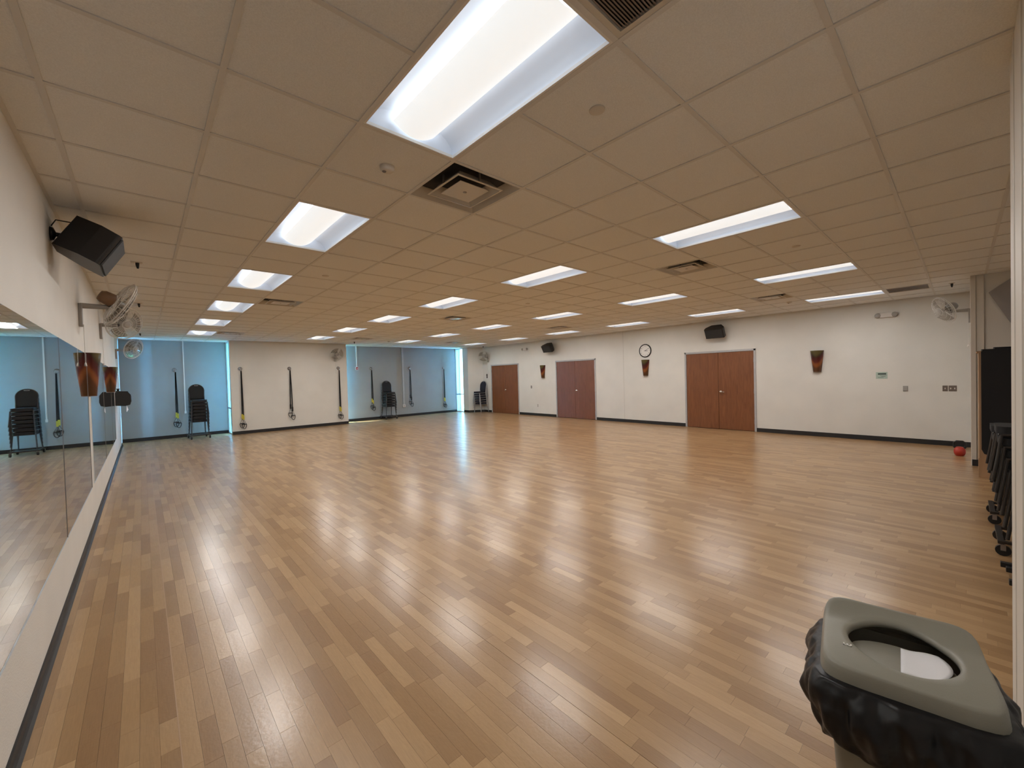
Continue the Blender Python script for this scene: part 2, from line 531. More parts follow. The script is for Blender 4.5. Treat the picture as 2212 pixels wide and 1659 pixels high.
# trims at both ends of the alcove opening
t = empty('trim_1', (XA, YW, 0)); struct(t, 'pale post at the far end of the storage alcove')
box(-0.06, 0.3, -0.14, 0.05, 0.0, H).build('casing', 'trim_paint', t, 0.012)
box(0.0, 0.3, -0.42, -0.14, 0.0, H).build('stop', 'trim_paint', t, 0.01)
box(-0.09, 0.3, -0.3, 0.02, 0.0, 0.33).build('base', 'base_rubber', t)
t = empty('trim_2', (XT, YN, 0)); struct(t, 'pale casing edge close to the camera on the right')
box(-0.62, 0.02, -0.1, 0.012, 0, H).build('casing', 'trim_paint', t, 0.008)
box(-0.80, -0.645, -0.1, 0.026, 0, H).build('casing_bead', 'trim_paint', t, 0.01)
box(-1.7, -0.82, -0.1, 0.016, 0, H).build('casing', 'trim_paint', t, 0.008)

# ---- side windows in the returns of the two bays
def side_window(n, x, face, label, split=0.98, first='window_glass', second='frosted_glass'):
    """storefront window in a return wall: two lights side by side over a low transom"""
    w = empty('window_%d' % n, (x, 52.05, 0)); struct(w, label)
    x0, x1 = (-0.2, 0.0) if face > 0 else (0.0, 0.2)
    xm = (x0+x1)/2
    for z0, z1 in ((0.0, 0.14), (2.72, 2.86), (H-0.12, H+0.3)):
        box(x0, x1, 0.0, 2.05, z0, z1).build('rail', 'alu', w)
    for y0, y1 in ((0.0, 0.1), (split, split+0.11), (1.98, 2.05)):
        box(x0, x1, y0, y1, 0.14, H-0.12).build('mullion', 'alu', w)
    for z0, z1 in ((0.14, 2.72), (2.86, H-0.12)):
        box(xm-0.02, xm+0.02, 0.1, split, z0, z1).build('pane', first, w)
        box(xm-0.04, xm+0.04, split+0.11, 1.98, z0, z1).build('pane', second, w)
    return w
side_window(1, XL, 1, 'tall slim window at the end of the mirror wall', 0.45, 'window_glass', 'blank_panel')  # blank panel put in to hold back daylight on the bay wall
side_window(2, PX0, -1, 'tall slim window on the left side of the pillar')
side_window(3, PX1, 1, 'tall slim window on the right side of the pillar', 0.98, 'frosted_glass', 'window_glass')  # unseen panes set to narrow the sun patch and brighten the bay
side_window(4, CX0, -1, 'tall slim window with pale brick outside')

# ---- baseboards
BB = 0.33
def base(name, *a): return struct(box(*a).build(name, 'base_rubber', bevel=0.008))
struct(MB().prism([(XL,0.0),(XL+0.10,0.0),(XL+0.06,0.035),(XL+0.035,0.08),(XL+0.03,0.21),(XL,0.21)], YN, 52.05, lambda u,w,a:(u,a,w)).build('baseboard_left', 'base_rubber'))
segs = [(YW, 11.9), (18.1, 28.6), (34.8, 41.7), (47.8, 49.7)]
for a, b in segs:
    base('baseboard_right', XR-0.03, XR, a, b, 0, BB)
base('baseboard_far', PX0, PX1, YP-0.03, YP, 0, BB)
base('baseboard_bay_left', XL, PX0, YB-0.03, YB, 0, BB)
base('baseboard_bay_right', PX1, CX0, YB-0.03, YB, 0, BB)
struct(MB().prism([(CX0-0.03,50.78),(XR,49.5),(XR,49.6),(CX0,50.9),(CX0,52.05),(CX0-0.03,52.05)], 0, BB, lambda u,w,a:(u,w,a)).build('baseboard_corner', 'base_rubber'))
base('baseboard_alcove', XA+0.07, XA+0.1, YALC, YW-0.3, 0, BB)

# ---- doors
def double_door(n, y0, y1, wood, label):
    d = empty('door_%d' % n, (XR, (y0+y1)/2, 0)); struct(d, label)
    w = (y1-y0)/2
    f = 0.16
    box(-0.05, 0.4, -w, -w+f, 0, 7.17).build('jamb', 'frame_grey', d, 0.01)
    box(-0.05, 0.4, w-f, w, 0, 7.17).build('jamb', 'frame_grey', d, 0.01)
    box(-0.05, 0.4, -w, w, 7.0, 7.17).build('head', 'frame_grey', d, 0.01)
    for s in (-1, 1):
        a, b = sorted((s*0.012, s*(w-f-0.015)))
        lf = box(0.0, 0.15, a, b, 0.03, 6.985).build('door_leaf', wood, d, 0.006)
        for z in (0.85, 3.5, 6.2):
            MB().cyl((-0.02, s*(w-f-0.005), z-0.19), (-0.02, s*(w-f-0.005), z+0.19), 0.03, n=10).build('hinge', 'dull_steel', lf)
        if s < 0:
            h = MB().lathe([(0.0,-0.05),(0.11,-0.05),(0.11,0.0)], (0, -0.2, 3.42), 'x', 18)
            h.cyl((-0.04,-0.2,3.42), (-0.2,-0.2,3.42), 0.035, n=10)
            h.tube([(-0.2,-0.18,3.42),(-0.21,-0.35,3.42),(-0.2,-0.58,3.40)], [0.045,0.04,0.03], 10)
            h.build('lever_handle', 'steel', lf)
    return d
double_door(1, 11.9, 18.1, 'door_wood', 'wide brown double door nearest the camera')
double_door(2, 28.6, 34.8, 'door_wood_glare', 'brown double door in the middle of the wall, reddish glare painted on')
double_door(3, 41.7, 47.8, 'door_wood', 'brown double door beside the corner chair stack')

# ---- ceiling: deck, grid runners, tiles
ceil = box(XL-0.4, XR+0.5, YALC-0.4, YB+0.3, TOP, TOP+0.3).build('ceiling', 'plenum')
struct(ceil, 'suspended ceiling of beige square tiles in a grid')
LIGHTS = [(OX+10*r, OY+8*j) for r in range(4) for j in range(6)]
VENTS = [(5.0193+12*r, 7.1726+18*j) for r in range(3) for j in range(3)]
GRILLES = [(OX, OY-2), (OX+30, OY-2)]
taken = set()
def cell(x, y): return (round((x-OX)/2), round((y-OY)/2))
for x, y in LIGHTS:
    taken.add(cell(x, y)); taken.add(cell(x, y+2))
for x, y in VENTS+GRILLES: taken.add(cell(x, y))
cells = []
for i in range(-3, 19):
    for j in range(-5, 26):
        if (i, j) in taken: continue
        x0, x1 = max(OX+2*i, XL), min(OX+2*i+2, XR)
        y0, y1 = max(OY+2*j, YALC), min(OY+2*j+2, YB)
        if x1-x0 < 0.05 or y1-y0 < 0.05: continue
        cells.append((x0, x1, y0, y1))
sc = sorted(((seen_area(*c, H), i) for i, c in enumerate(cells)), reverse=True)
near = {i for ar, i in sc[:300] if ar > 0}
tile_mesh = {}
rest = MB()
for i, (a, b, c, d) in enumerate(cells):
    if i in near:
        key = (round(b-a, 3), round(d-c, 3))
        if key not in tile_mesh:
            tile_mesh[key] = box(0.012, b-a-0.012, 0.012, d-c-0.012, 0.006, 0.06).mesh('ceiling_tile', 'tile')
        o = bpy.data.objects.new('ceiling_tile', tile_mesh[key])
        o.location = (a*S, c*S, H*S); o.parent = ceil
        COL.objects.link(o)
    else:
        rest.box(a+0.012, b-0.012, c+0.012, d-0.012, H+0.006, H+0.06)
ro = rest.build('ceiling_tiles_beyond', 'tile', ceil); ro['kind'] = 'stuff'
TW = 0.04
for i in range(-2, 19):
    x = OX+2*i
    if XL < x < XR:
        box(x-TW, x+TW, YALC if x > XT else YN, YB, H-0.012, H+0.006).build('runner', 'tee', ceil)
for j in range(-4, 26):
    y = OY+2*j
    if YALC < y < YB:
        xa, xb = (XL, XR) if y > YN else (XT, XA)
        cuts = sorted(lx for lx, ly in LIGHTS if abs(ly+2-y) < 0.1)     # the runner stops at a light's sides
        cur = xa
        for lx in cuts+[None]:
            end = xb if lx is None else lx
            box(cur, end, y-TW, y+TW, H-0.010, H+0.006).build('cross_runner', 'tee', ceil)
            if lx is not None: cur = lx+2
for nm, a in (('wall_angle', (XL, XL+0.07, YW, YB, H-0.012, H+0.006)), ('wall_angle', (XR-0.07, XR, YW, 50, H-0.012, H+0.006))):
    box(*a).build(nm, 'tee', ceil)

# ================================================================== CEILING FITTINGS
def make_troffer():
    r = empty('ceiling_light')
    a, b = 0.955, 1.955
    rim = MB()
    for x0, x1, y0, y1 in ((-1+.04,-a+.035,-2+.04,2-.04),(a-.035,1-.04,-2+.04,2-.04),(-1+.04,1-.04,-2+.04,-b+.035),(-1+.04,1-.04,b-.035,2-.04)):
        rim.box(x0, x1, y0, y1, -0.006, 0.05)
    rim.build('rim', 'white_paint', r)
    def prof(t):                # side wing: from rim up to the lens
        ang = t*PI/2
        return (a-0.50*(1-math.cos(ang)), 0.02+0.34*math.sin(ang))
    for s in (-1, 1):
        MB().grid(lambda u, v: (s*prof(v)[0], -b+2*b*u, prof(v)[1]), 1, 10).build('reflector', 'reflector', r)
        MB().grid(lambda u, v: ((-1+2*u)*a, s*(b-0.14*(1-math.cos(v*PI/2))), 0.02+0.35*math.sin(v*PI/2)), 1, 8).build('end_plate', 'reflector', r)
    box(-a, a, -b, b, 0.37, 0.39).build('housing_top', 'reflector', r)
    def lens(u, v):
        t = -1+2*u
        return (0.43*t, -1.86+3.72*v, 0.035+0.165*(t*t))
    le = MB().grid(lens, 14, 1)
    for y in (-1.86, 1.86):
        pts = [(0.43*(-1+2*i/14), y, 0.035+0.165*(-1+2*i/14)**2) for i in range(15)]
        le.add(pts+[(0.43, y, 0.205), (-0.43, y, 0.205)], [tuple(range(17))])
    le.build('lens', 'lens', r)
    for sx in (-1, 1):
        MB().cyl((sx*0.33,-1.8,0.27), (sx*0.33,1.8,0.27), 0.035, n=8).build('tube', 'tube_light', r)
    return r
tro = make_troffer()
lamp = bpy.data.lights.new('tube', 'AREA')
lamp.shape = 'RECTANGLE'; lamp.size = 0.8*S; lamp.size_y = 3.7*S
lamp.energy = LAMP_WATT
lamp.color = (1.0, 0.97, 0.94)
rows = ['row beside the mirror wall', 'second row from the mirror wall', 'third row from the mirror wall', 'row nearest the door wall']
nth = ['closest to the camera', 'second from the camera', 'third from the camera', 'fourth from the camera', 'fifth from the camera', 'farthest from the camera']
for q, (x, y) in enumerate(LIGHTS):
    o = tro if q == 0 else copy_tree(tro)
    place(o, (x+1, y+2, H))
    tag(o, 'recessed ceiling light, %s, %s' % (rows[q//6], nth[q%6]), 'ceiling light', 'recessed fluorescent ceiling lights')
for q, (x, y) in enumerate(LIGHTS):
    lo = bpy.data.objects.new('tube_glow', lamp)
    lo.location = ((x+1)*S, (y+2)*S, (H-0.015)*S)
    COL.objects.link(lo)

def make_vent():
    r = empty('air_diffuser')
    def ring(a0, z0, a1, z1, th, name):
        m = MB()
        for p, q in (((a0,z0),(a1,z1)),):
            v = [(-a0,-a0,z0),(a0,-a0,z0),(a0,a0,z0),(-a0,a0,z0),(-a1,-a1,z1),(a1,-a1,z1),(a1,a1,z1),(-a1,a1,z1)]
            w = [(x,y,z+th) for x,y,z in v]
            m.add(v, [(i,(i+1)%4,4+(i+1)%4,4+i) for i in range(4)])
            m.add(w, [(4+i,4+(i+1)%4,(i+1)%4,i) for i in range(4)])
            m.add(v[:4]+w[:4], [(i,4+i,4+(i+1)%4,(i+1)%4) for i in range(4)])
            m.add(v[4:]+w[4:], [(i,(i+1)%4,4+(i+1)%4,4+i) for i in range(4)])
        return m.build(name, 'vent_paint', r)
    ring(0.96, -0.004, 0.80, 0.20, 0.012, 'frame')
    ring(0.62, -0.035, 0.46, 0.16, 0.012, 'louver')
    ring(0.66, -0.035, 0.615, -0.040, 0.012, 'louver_lip')
    c = MB().add([(-.40,-.40,-0.02),(.40,-.40,-0.02),(.40,.40,-0.02),(-.40,.40,-0.02),(0,0,0.05)], [(0,1,4),(1,2,4),(2,3,4),(3,0,4)])
    c.box(-.42,.42,-.42,.42,-0.03,-0.018)
    c.build('core', 'vent_paint', r)
    MB().lathe([(0.0,-0.035),(0.05,-0.035),(0.05,-0.028)], n=12).build('screw', 'dull_steel', r)
    box(-0.95,0.95,-0.95,0.95,0.215,0.23).build('duct_plate', 'vent_dark', r)
    for sx, sy in ((1,0),(-1,0),(0,1),(0,-1)):
        box(sx*0.6-0.02, sx*0.6+0.02, sy*0.6-0.02, sy*0.6+0.02, 0.02, 0.22).build('hanger', 'dull_steel', r)
    return r
vent = make_vent()
vr = ['on the mirror side', 'along the middle', 'on the door side']
vn = ['nearest the camera', 'halfway down the room', 'close to the window bays']
for q, (x, y) in enumerate(VENTS):
    o = vent if q == 0 else copy_tree(vent)
    place(o, (x+1, y+1, H))
    tag(o, 'square stepped ceiling air diffuser %s, %s' % (vr[q//3], vn[q%3]), 'air vent', 'square ceiling air diffusers')

def make_grille():
    r = empty('return_grille')
    m = MB()
    for x0, x1, y0, y1 in ((-.96,-.88,-.96,.96),(.88,.96,-.96,.96),(-.88,.88,-.96,-.88),(-.88,.88,.88,.96)):
        m.box(x0, x1, y0, y1, -0.005, 0.05)
    m.build('frame', 'vent_paint', r)
    s = MB()
    for k in range(44):
        y = -0.87+k*1.74/44
        s.add([(-.88,y,0.0),(.88,y,0.0),(.88,y+0.034,0.02),(-.88,y+0.034,0.02)], [(0,1,2,3)])
    so = s.build('slats', 'grille_dark', r); so['kind'] = 'stuff'
    box(-.95,.95,-.95,.95,0.1,0.12).build('duct_plate', 'vent_dark', r)
    return r
g = make_grille()
place(g, (GRILLES[0][0]+1, GRILLES[0][1]+1, H)); tag(g, 'dark slatted return grille at the top edge beside the big light', 'air grille', 'slatted return grilles')
g2 = copy_tree(g)
place(g2, (GRILLES[1][0]+1, GRILLES[1][1]+1, H)); tag(g2, 'dark slatted return grille above the wall fan on the far right', 'air grille', 'slatted return grilles')

def cap(x, y, label):
    o = MB().lathe([(0.0,-0.02),(0.12,-0.02),(0.135,-0.012),(0.135,0.006)], n=28).build('sprinkler_cap', 'cap_paint', loc=(x,y,H))
    tag(o, label, 'sprinkler cap', 'concealed sprinkler caps')
cap(6.0, 4.23, 'round beige sprinkler cap right of the big near ceiling light')
cap(6.04, 18.5, 'round beige sprinkler cap between the left light row and the middle')
cap(18.3, 4.15, 'round beige sprinkler cap right of the large right hand light')
cap(18.26, 18.46, 'small round sprinkler cap in the middle of the far ceiling')
def detector(x, y, label):
    r = empty('smoke_detector', (x, y, H)); tag(r, label, 'smoke detector', 'ceiling smoke detectors')
    MB().lathe([(0.0,-0.10),(0.10,-0.10),(0.15,-0.06),(0.16,0.006)], n=28).build('dome', 'cap_paint', r)
    MB().lathe([(0.0,-0.125),(0.035,-0.12),(0.045,-0.10)], (-0.06,0.02,0), n=12).build('sensor', 'plate_brown', r)
detector(4.06, 8.29, 'round smoke detector left of the nearest air diffuser')
detector(32.99, 7.93, 'small smoke detector near the door wall past the diffuser')
detector(21.84, 45.63, 'tiny dark smoke detector close to the right window bay')

def ceiling_plug(x, y, label, dx=0.0, dy=0.0):
    r = empty('ceiling_plug', (x, y, H)); tag(r, label, 'power plug', 'fan plugs in the ceiling')
    box(-0.16,0.16,-0.12,0.12,-0.015,0.006).build('outlet_plate', 'cap_paint', r, 0.006)
    MB().tube([(0.02,0,-0.01),(0.02,0,-0.10),(0.03,0,-0.22)], [0.06,0.055,0.03], 10).build('plug', 'black_plastic', r)
for x, y, lb in ((0.0, 20.4, 'black plug in the ceiling beside the left wall speaker'), (0.0, 30.3, 'black plug in the ceiling above the second left wall fan'), (0.0, 47.3, 'black plug in the ceiling near the left window bay'),
                 (18.6, 47.9, 'small black plug in the ceiling beside the pillar fan'), (37.6, 47.65, 'small black plug in the ceiling beside the corner fan'), (34.1, 0.37, 'black plug in the ceiling above the far right fan')):
    ceiling_plug(x, y, lb)

# ================================================================== MIRROR WALL
MZ0, MZ1 = 1.57, 6.65
mlab = ['tall wall mirror panel nearest the camera', 'second wall mirror panel left of the first sconce', 'third wall mirror panel just past the first sconce', 'fourth wall mirror panel before the second sconce', 'narrow last wall mirror panel beside the black dispenser']
for (a, b), lb in zip(((0.8, 15.31), (15.36, 22.25), (23.35, 30.6), (30.65, 37.7), (37.85, 41.7)), mlab):
    r = empty('wall_mirror', (XL, a, MZ0)); tag(r, lb, 'mirror', 'mirror panels along the left wall')
    box(0.002, 0.022, 0, b-a, 0, MZ1-MZ0).build('glass', 'mirror_glass', r)
    box(0.0, 0.030, -0.0, b-a, -0.03, -0.001).build('bottom_channel', 'alu', r)
    box(0.0, 0.030, b-a+0.001, b-a+0.014, 0, MZ1-MZ0).build('edge_strip', 'dull_steel', r)

# ---- sconces (local x = out of the wall)
def make_sconce():
    r = empty('wall_sconce')
    def shell(rt, rb, z0, z1, d):
        def fn(u, v):
            a = -PI/2+PI*u; R = rb+(rt-rb)*v
            return (R*math.cos(a)*d, R*math.sin(a), z0+(z1-z0)*v)
        return fn
    m = MB().grid(shell(0.44, 0.27, 0, 1.66, 0.92), 28, 10)
    m.grid(lambda u, v: shell(0.425, 0.258, 0.01, 1.66, 0.92)(1-u, v), 28, 1)
    m.build('glass_shade', 'sconce_glass', r)
    n = 16
    c = [(0.27*0.92*math.cos(-PI/2+PI*i/n), 0.27*math.sin(-PI/2+PI*i/n)) for i in range(n+1)]
    MB().prism(c, -0.02, 0.02, lambda u,w,a:(u,w,a)).build('bottom_cap', 'dull_steel', r)
    box(0, 0.05, -0.2, 0.2, 0.1, 1.45).build('back_plate', 'white_paint', r)
    MB().lathe([(0.0,0.4),(0.07,0.42),(0.08,0.6),(0.0,0.75)], (0.16,0,0), n=12).build('bulb', 'white_paint', r)
    return r
sco = make_sconce()
place(sco, (XL, 22.75, 5.04), 0); tag(sco, 'banded brown glass sconce between mirror panels, nearest the camera', 'wall sconce', 'banded glass sconces')
for loc, rz, lb in (((XL, 37.78, 5.04), 0, 'banded brown glass sconce over the mirrors above the black dispenser'),
                    ((XR, 7.6, 5.04), PI, 'banded brown glass sconce right of the nearest double door'),
                    ((XR, 22.25, 5.04), PI, 'banded brown glass sconce directly under the wall clock'),
                    ((XR, 37.0, 5.04), PI, 'banded brown glass sconce between the two farther double doors')):
    o = copy_tree(sco); place(o, loc, rz)
    tag(o, lb, 'wall sconce', 'banded glass sconces')

# ---- speakers (local x = out of the wall, tilted down)
def make_speaker():
    r = empty('wall_speaker')
    T = Matrix.Rotation(math.radians(30), 4, 'Y')
    plan = [(-0.1,-0.42),(-0.1,0.42),(0.42,0.80),(0.78,0.80),(0.84,0.74),(0.84,-0.74),(0.78,-0.80),(0.42,-0.80)]
    off = Matrix.Translation((0.36, 0, 0.06))
    MB().prism(plan, -0.44, 0.44, lambda u,w,a:(u,w,a)).xform(off @ T).build('cabinet', 'black_plastic', r, 0.03)
    gr = MB().prism([(0.845,-0.72),(0.845,0.72),(0.875,0.68),(0.875,-0.68)], -0.40, 0.40, lambda u,w,a:(u,w,a)).xform(off @ T)
    gr.build('grille', 'black_grille', r, 0.01)
    MB().lathe([(0.0,0.0),(0.17,0.0),(0.15,0.06),(0.05,0.10)], (0,0,0.06), 'x', 20).build('wall_plate', 'black_plastic', r)
    MB().tube([(0.06,0,0.06),(0.25,0,0.04),(0.45,0,0.0)], [0.05,0.06,0.06], 10).build('bracket', 'black_plastic', r)
    MB().tube([(0.02,0,0.25),(0.1,0.02,0.42),(0.35,0.05,0.42),(0.5,0.05,0.3)], 0.015, 6).build('cable', 'black_plastic', r)
    return r
spk = make_speaker()
place(spk, (XL, 15.05, 9.12), 0); tag(spk, 'black wall speaker high on the mirror wall', 'speaker', 'black wall speakers')
for y, lb in ((14.9, 'black wall speaker above the nearest double door'), (35.3, 'black wall speaker above the gap between the farther doors')):
    o = copy_tree(spk); place(o, (XR, y, 9.0), PI); tag(o, lb, 'speaker', 'black wall speakers')

# ---- wall fans (local: plate on wall at x=0, head out along +x)
def make_fan(name, loc, rz, reach, aim, label, brown=False, drop=0.75, rad=0.86):
    """aim = direction the fan blows, in the fan's local frame"""
    r = empty(name, loc, rz); tag(r, label, 'fan', 'caged wall fans')
    box(0, 0.10, -0.13, 0.13, -drop, 0.05).build('wall_bracket', 'fan_grey', r, 0.02)
    MB().tube([(0.05,0,-0.02),(reach*0.5,0,-0.02),(reach-0.25,0,-0.02)], [0.10,0.085,0.07], 10).build('arm', 'fan_grey', r)
    A = Vector(aim).normalized()
    c = Vector((reach, 0, 0.12))
    q = A.to_track_quat('Z', 'Y').to_matrix().to_4x4()
    T = Matrix.Translation(c) @ q
    hd = MB().lathe([(0.0,-0.62),(0.16,-0.60),(0.22,-0.50),(0.24,-0.22),(0.14,-0.16)], n=20).xform(T)
    mo = hd.build('motor', 'fan_brown_lit' if brown else 'fan_grey', r)
    MB().tube([(reach-0.25,0,-0.02), c+A*-0.40+Vector((0,0,-0.12))], 0.07, 8).build('pivot', 'black_plastic', r)
    gd = MB()
    def circ(R, z, n=36): return [(R*math.cos(2*PI*k/n), R*math.sin(2*PI*k/n), z) for k in range(n)]
    for R, z, w in ((rad,0.0,0.022),(rad*0.99,0.06,0.012),(rad*0.80,0.15,0.008),(rad*0.55,0.20,0.008),(rad*0.28,0.23,0.010),(rad*0.80,-0.12,0.008),(rad*0.5,-0.17,0.008)):
        gd.tube(circ(R, z), w, 5, True)
    for k in range(30):
        a = 2*PI*k/30; cs, sn = math.cos(a), math.sin(a)
        gd.tube([(cs*rad*t, sn*rad*t, z) for t, z in ((0.2,0.235),(0.55,0.205),(0.8,0.155),(0.97,0.07),(1.0,0.0),(0.8,-0.12),(0.3,-0.19))], 0.0075, 4)
    go = gd.xform(T).build('guard', 'fan_wire', r)
    MB().lathe([(0.0,0.26),(0.12,0.255),(0.18,0.235),(0.18,0.22)], n=20).xform(T).build('badge', 'fan_grey', r)
    for k in range(3):
        a0 = 2*PI*k/3
        def bl(u, v):
            R = 0.12+(rad-0.22)*u
            w = (0.95+0.6*u)*(v-0.35)
            a = a0+w
            return (R*math.cos(a), R*math.sin(a), 0.05-0.16*(v-0.5)*(0.4+u))
        MB().grid(bl, 8, 6).xform(T).build('blade', 'clear_blade', r)
    MB().lathe([(0.0,0.14),(0.10,0.12),(0.12,-0.02)], n=16).xform(T).build('hub', 'fan_grey', r)
    for dx in (0.11,):
        pc = MB().tube([(dx,0,-drop*0.9),(dx,0,-drop-1.25)], 0.009, 4).build('pull_cord', 'fan_wire', r)
        MB().lathe([(0.012,0.0),(0.03,-0.05),(0.042,-0.13),(0.0,-0.14)], (dx,0,-drop-1.25), n=8).build('tassel', 'white_paint', pc)
    return r
make_fan('wall_fan', (XL, 20.6, 8.25), 0, 1.05, (0.85, 0.25, -0.45), 'wall fan, brown light painted on its motor, on the mirror wall nearest the camera', brown=True)
make_fan('wall_fan', (XL, 30.2, 8.65), 0, 0.95, (0.55, -0.75, -0.35), 'second wall fan on the mirror wall facing the camera')
make_fan('wall_fan', (XL, 47.0, 8.45), 0, 1.1, (0.7, -0.6, -0.3), 'third wall fan in front of the left window bay')
make_fan('wall_fan', (17.6, YP, 8.55), -PI/2, 0.75, (0.86, 0.1, -0.42), 'round wall fan at the top of the beige pillar')
make_fan('wall_fan', (XR, 48.4, 8.35), PI, 0.85, (0.72, 0.55, -0.40), 'round wall fan in the corner above the farthest door', rad=0.88)
make_fan('wall_fan', (35.2, YW, 8.45), PI/2, 1.05, (0.80, 0.45, -0.42), 'wall fan at far right beside the alcove post', rad=0.8)

# ---- paper dispenser at the end of the mirrors
r = empty('towel_dispenser', (XL, 43.6, 3.9)); tag(r, 'black rounded paper towel dispenser at the end of the mirrors', 'dispenser')
MB().prism([(0,0.05),(0.55,0.0),(0.82,0.08),(0.90,0.35),(0.88,0.85),(0.70,1.12),(0,1.15)], -0.55, 0.55, lambda u,w,a:(u,a,w)).build('cover', 'black_plastic', r, 0.08, seg=4)
box(0.86, 0.93, -0.30, 0.30, 0.70, 0.76).build('latch', 'dull_steel', r, 0.01)
MB().add([(0.62,-0.3,0.02),(0.62,0.3,0.02),(0.70,0.22,-0.32),(0.60,0.02,-0.50),(0.60,-0.22,-0.30)], [(0,1,2,3,4)]).build('towel', 'paper', r)
MB().lathe([(0.0,0.0),(0.10,0.0),(0.05,0.10),(0.12,0.14),(0.12,0.18),(0.0,0.2)], (0.16,0.1,1.15), n=12).build('knob', 'black_plastic', r)

# ================================================================== FAR WALL
# ---- suspension straps with yellow sleeves and foot cradles
def make_strap(loc, z0, label, style=0):
    r = empty('suspension_trainer', loc); tag(r, label, 'exercise strap', 'hanging suspension straps')
    L = loc[2]-z0
    MB().lathe([(0.0,-0.10),(0.14,-0.09),(0.20,-0.03),(0.20,0.0)], (0,0,0), 'y', 20).build('wall_anchor', 'dull_steel', r)
    MB().tube([(0.06+0.07*math.cos(a), -0.12, -0.12+0.09*math.sin(a)) for a in [2*PI*k/12 for k in range(12)]], 0.018, 6, True).build('carabiner', 'steel', r)
    hb = -L                       # lowest point of the handles
    for k, s in enumerate((-1, 1)):
        dx = 0.07+s*(0.055+0.02*style)
        lag = 0.0 if k else 0.10+0.1*style
        ztop, zy = -0.2, hb+1.55+lag
        m = MB()
        for a, b, z0_, z1_ in ((0.06, dx, ztop, zy),):
            n = 6
            for i in range(n):
                t0, t1 = i/n, (i+1)/n
                x0, x1 = a+(b-a)*math.sin(t0*PI/2), a+(b-a)*math.sin(t1*PI/2)
                za, zb = z0_+(z1_-z0_)*t0, z0_+(z1_-z0_)*t1
                m.add([(x0-.05,-.13,za),(x0+.05,-.13,za),(x1+.05,-.13,zb),(x1-.05,-.13,zb),(x0-.05,-.11,za),(x0+.05,-.11,za),(x1+.05,-.11,zb),(x1-.05,-.11,zb)],
                      [(0,3,2,1),(4,5,6,7),(0,1,5,4),(3,7,6,2),(1,2,6,5),(0,4,7,3)])
        m.build('strap', 'webbing', r)
        box(dx-0.075, dx+0.075, -0.145, -0.10, zy-0.50, zy).build('sleeve', 'yellow_web' if not (style == 2) else 'webbing', r)
        # handle: triangle of webbing with a grip, foot loop below
        hx = dx+s*0.04
        zt = zy-0.5
        h = MB().tube([(dx,-0.13,zt),(hx-0.20,-0.16,zt-0.48),(hx+0.20,-0.16,zt-0.48)], 0.022, 6, True)
        ho = h.build('handle', 'webbing', r)
        MB().cyl((hx-0.20,-0.16,zt-0.48), (hx+0.20,-0.16,zt-0.48), 0.05, n=10).build('grip', 'black_plastic', ho)
        MB().tube([(hx+0.21*math.cos(a), -0.16-0.05*math.sin(a), zt-0.50-0.46*abs(math.sin(a))) for a in [PI*k/10 for k in range(11)]], 0.03, 6).build('foot_loop', 'webbing', ho)
    return r
YS = YP
make_strap((7.78, YP, 6.95), 0.47, 'black strap nearest the left edge of the beige pillar')
make_strap((12.5, YP, 6.95), 1.0, 'black strap in the middle of the beige pillar', 2)
make_strap((17.95, YP, 6.95), 0.57, 'black strap under the pillar fan')
make_strap((2.5, YB, 6.95), 0.95, 'black strap in the left bay beside the chair stack')
make_strap((23.15, YB, 6.95), 1.1, 'black strap with bright yellow sleeves beside the red alarm box', 1)
make_strap((28.9, YB, 6.95), 1.25, 'black strap just right of the bay conduit', 2)
make_strap((34.68, YB, 6.95), 0.7, 'black strap nearest the brick view window')

# ---- raceways, alarm box
r = empty('wall_raceway', (3.25, YB, 2.7)); tag(r, 'thin white vertical raceway in the left bay behind the chairs', 'raceway')
box(-0.05, 0.05, -0.06, 0, 0, H-2.7).build('channel', 'white_paint', r, 0.01)
box(-0.08, 0.08, -0.08, 0, -0.25, 0).build('end_box', 'white_paint', r, 0.01)
r = empty('wall_raceway', (21.22, YB, 6.75)); tag(r, 'short white raceway running down to the red alarm box', 'raceway')
box(-0.07, 0.07, -0.07, 0, 0.45, H-6.75).build('channel', 'white_paint', r, 0.01)
r = empty('fire_alarm', (21.22, YB, 6.75)); tag(r, 'small red and white fire alarm box in the right bay', 'fire alarm')
box(-0.22, 0.22, -0.10, 0, 0, 0.45).build('back_box', 'plate_white', r, 0.01)
box(-0.14, 0.14, -0.20, -0.10, 0.06, 0.38).build('red_cover', 'red_plastic', r, 0.02)
box(-0.1, 0.1, -0.215, -0.2, 0.16, 0.22).build('pull_bar', 'plate_white', r)
r = empty('wall_raceway', (27.85, YB, 1.35)); tag(r, 'full height grey raceway ending in an outlet in the right bay', 'raceway')
box(-0.12, 0.12, -0.12, 0, 0.4, H-1.35).build('channel', 'frame_grey', r, 0.02)
box(-0.19, 0.19, -0.17, 0, 0, 0.4).build('outlet_box', 'plate_white', r, 0.02)
for z in (0.12, 0.28):
    box(-0.07, 0.07, -0.175, -0.17, z-0.045, z+0.045).build('socket', 'plate_brown', r)

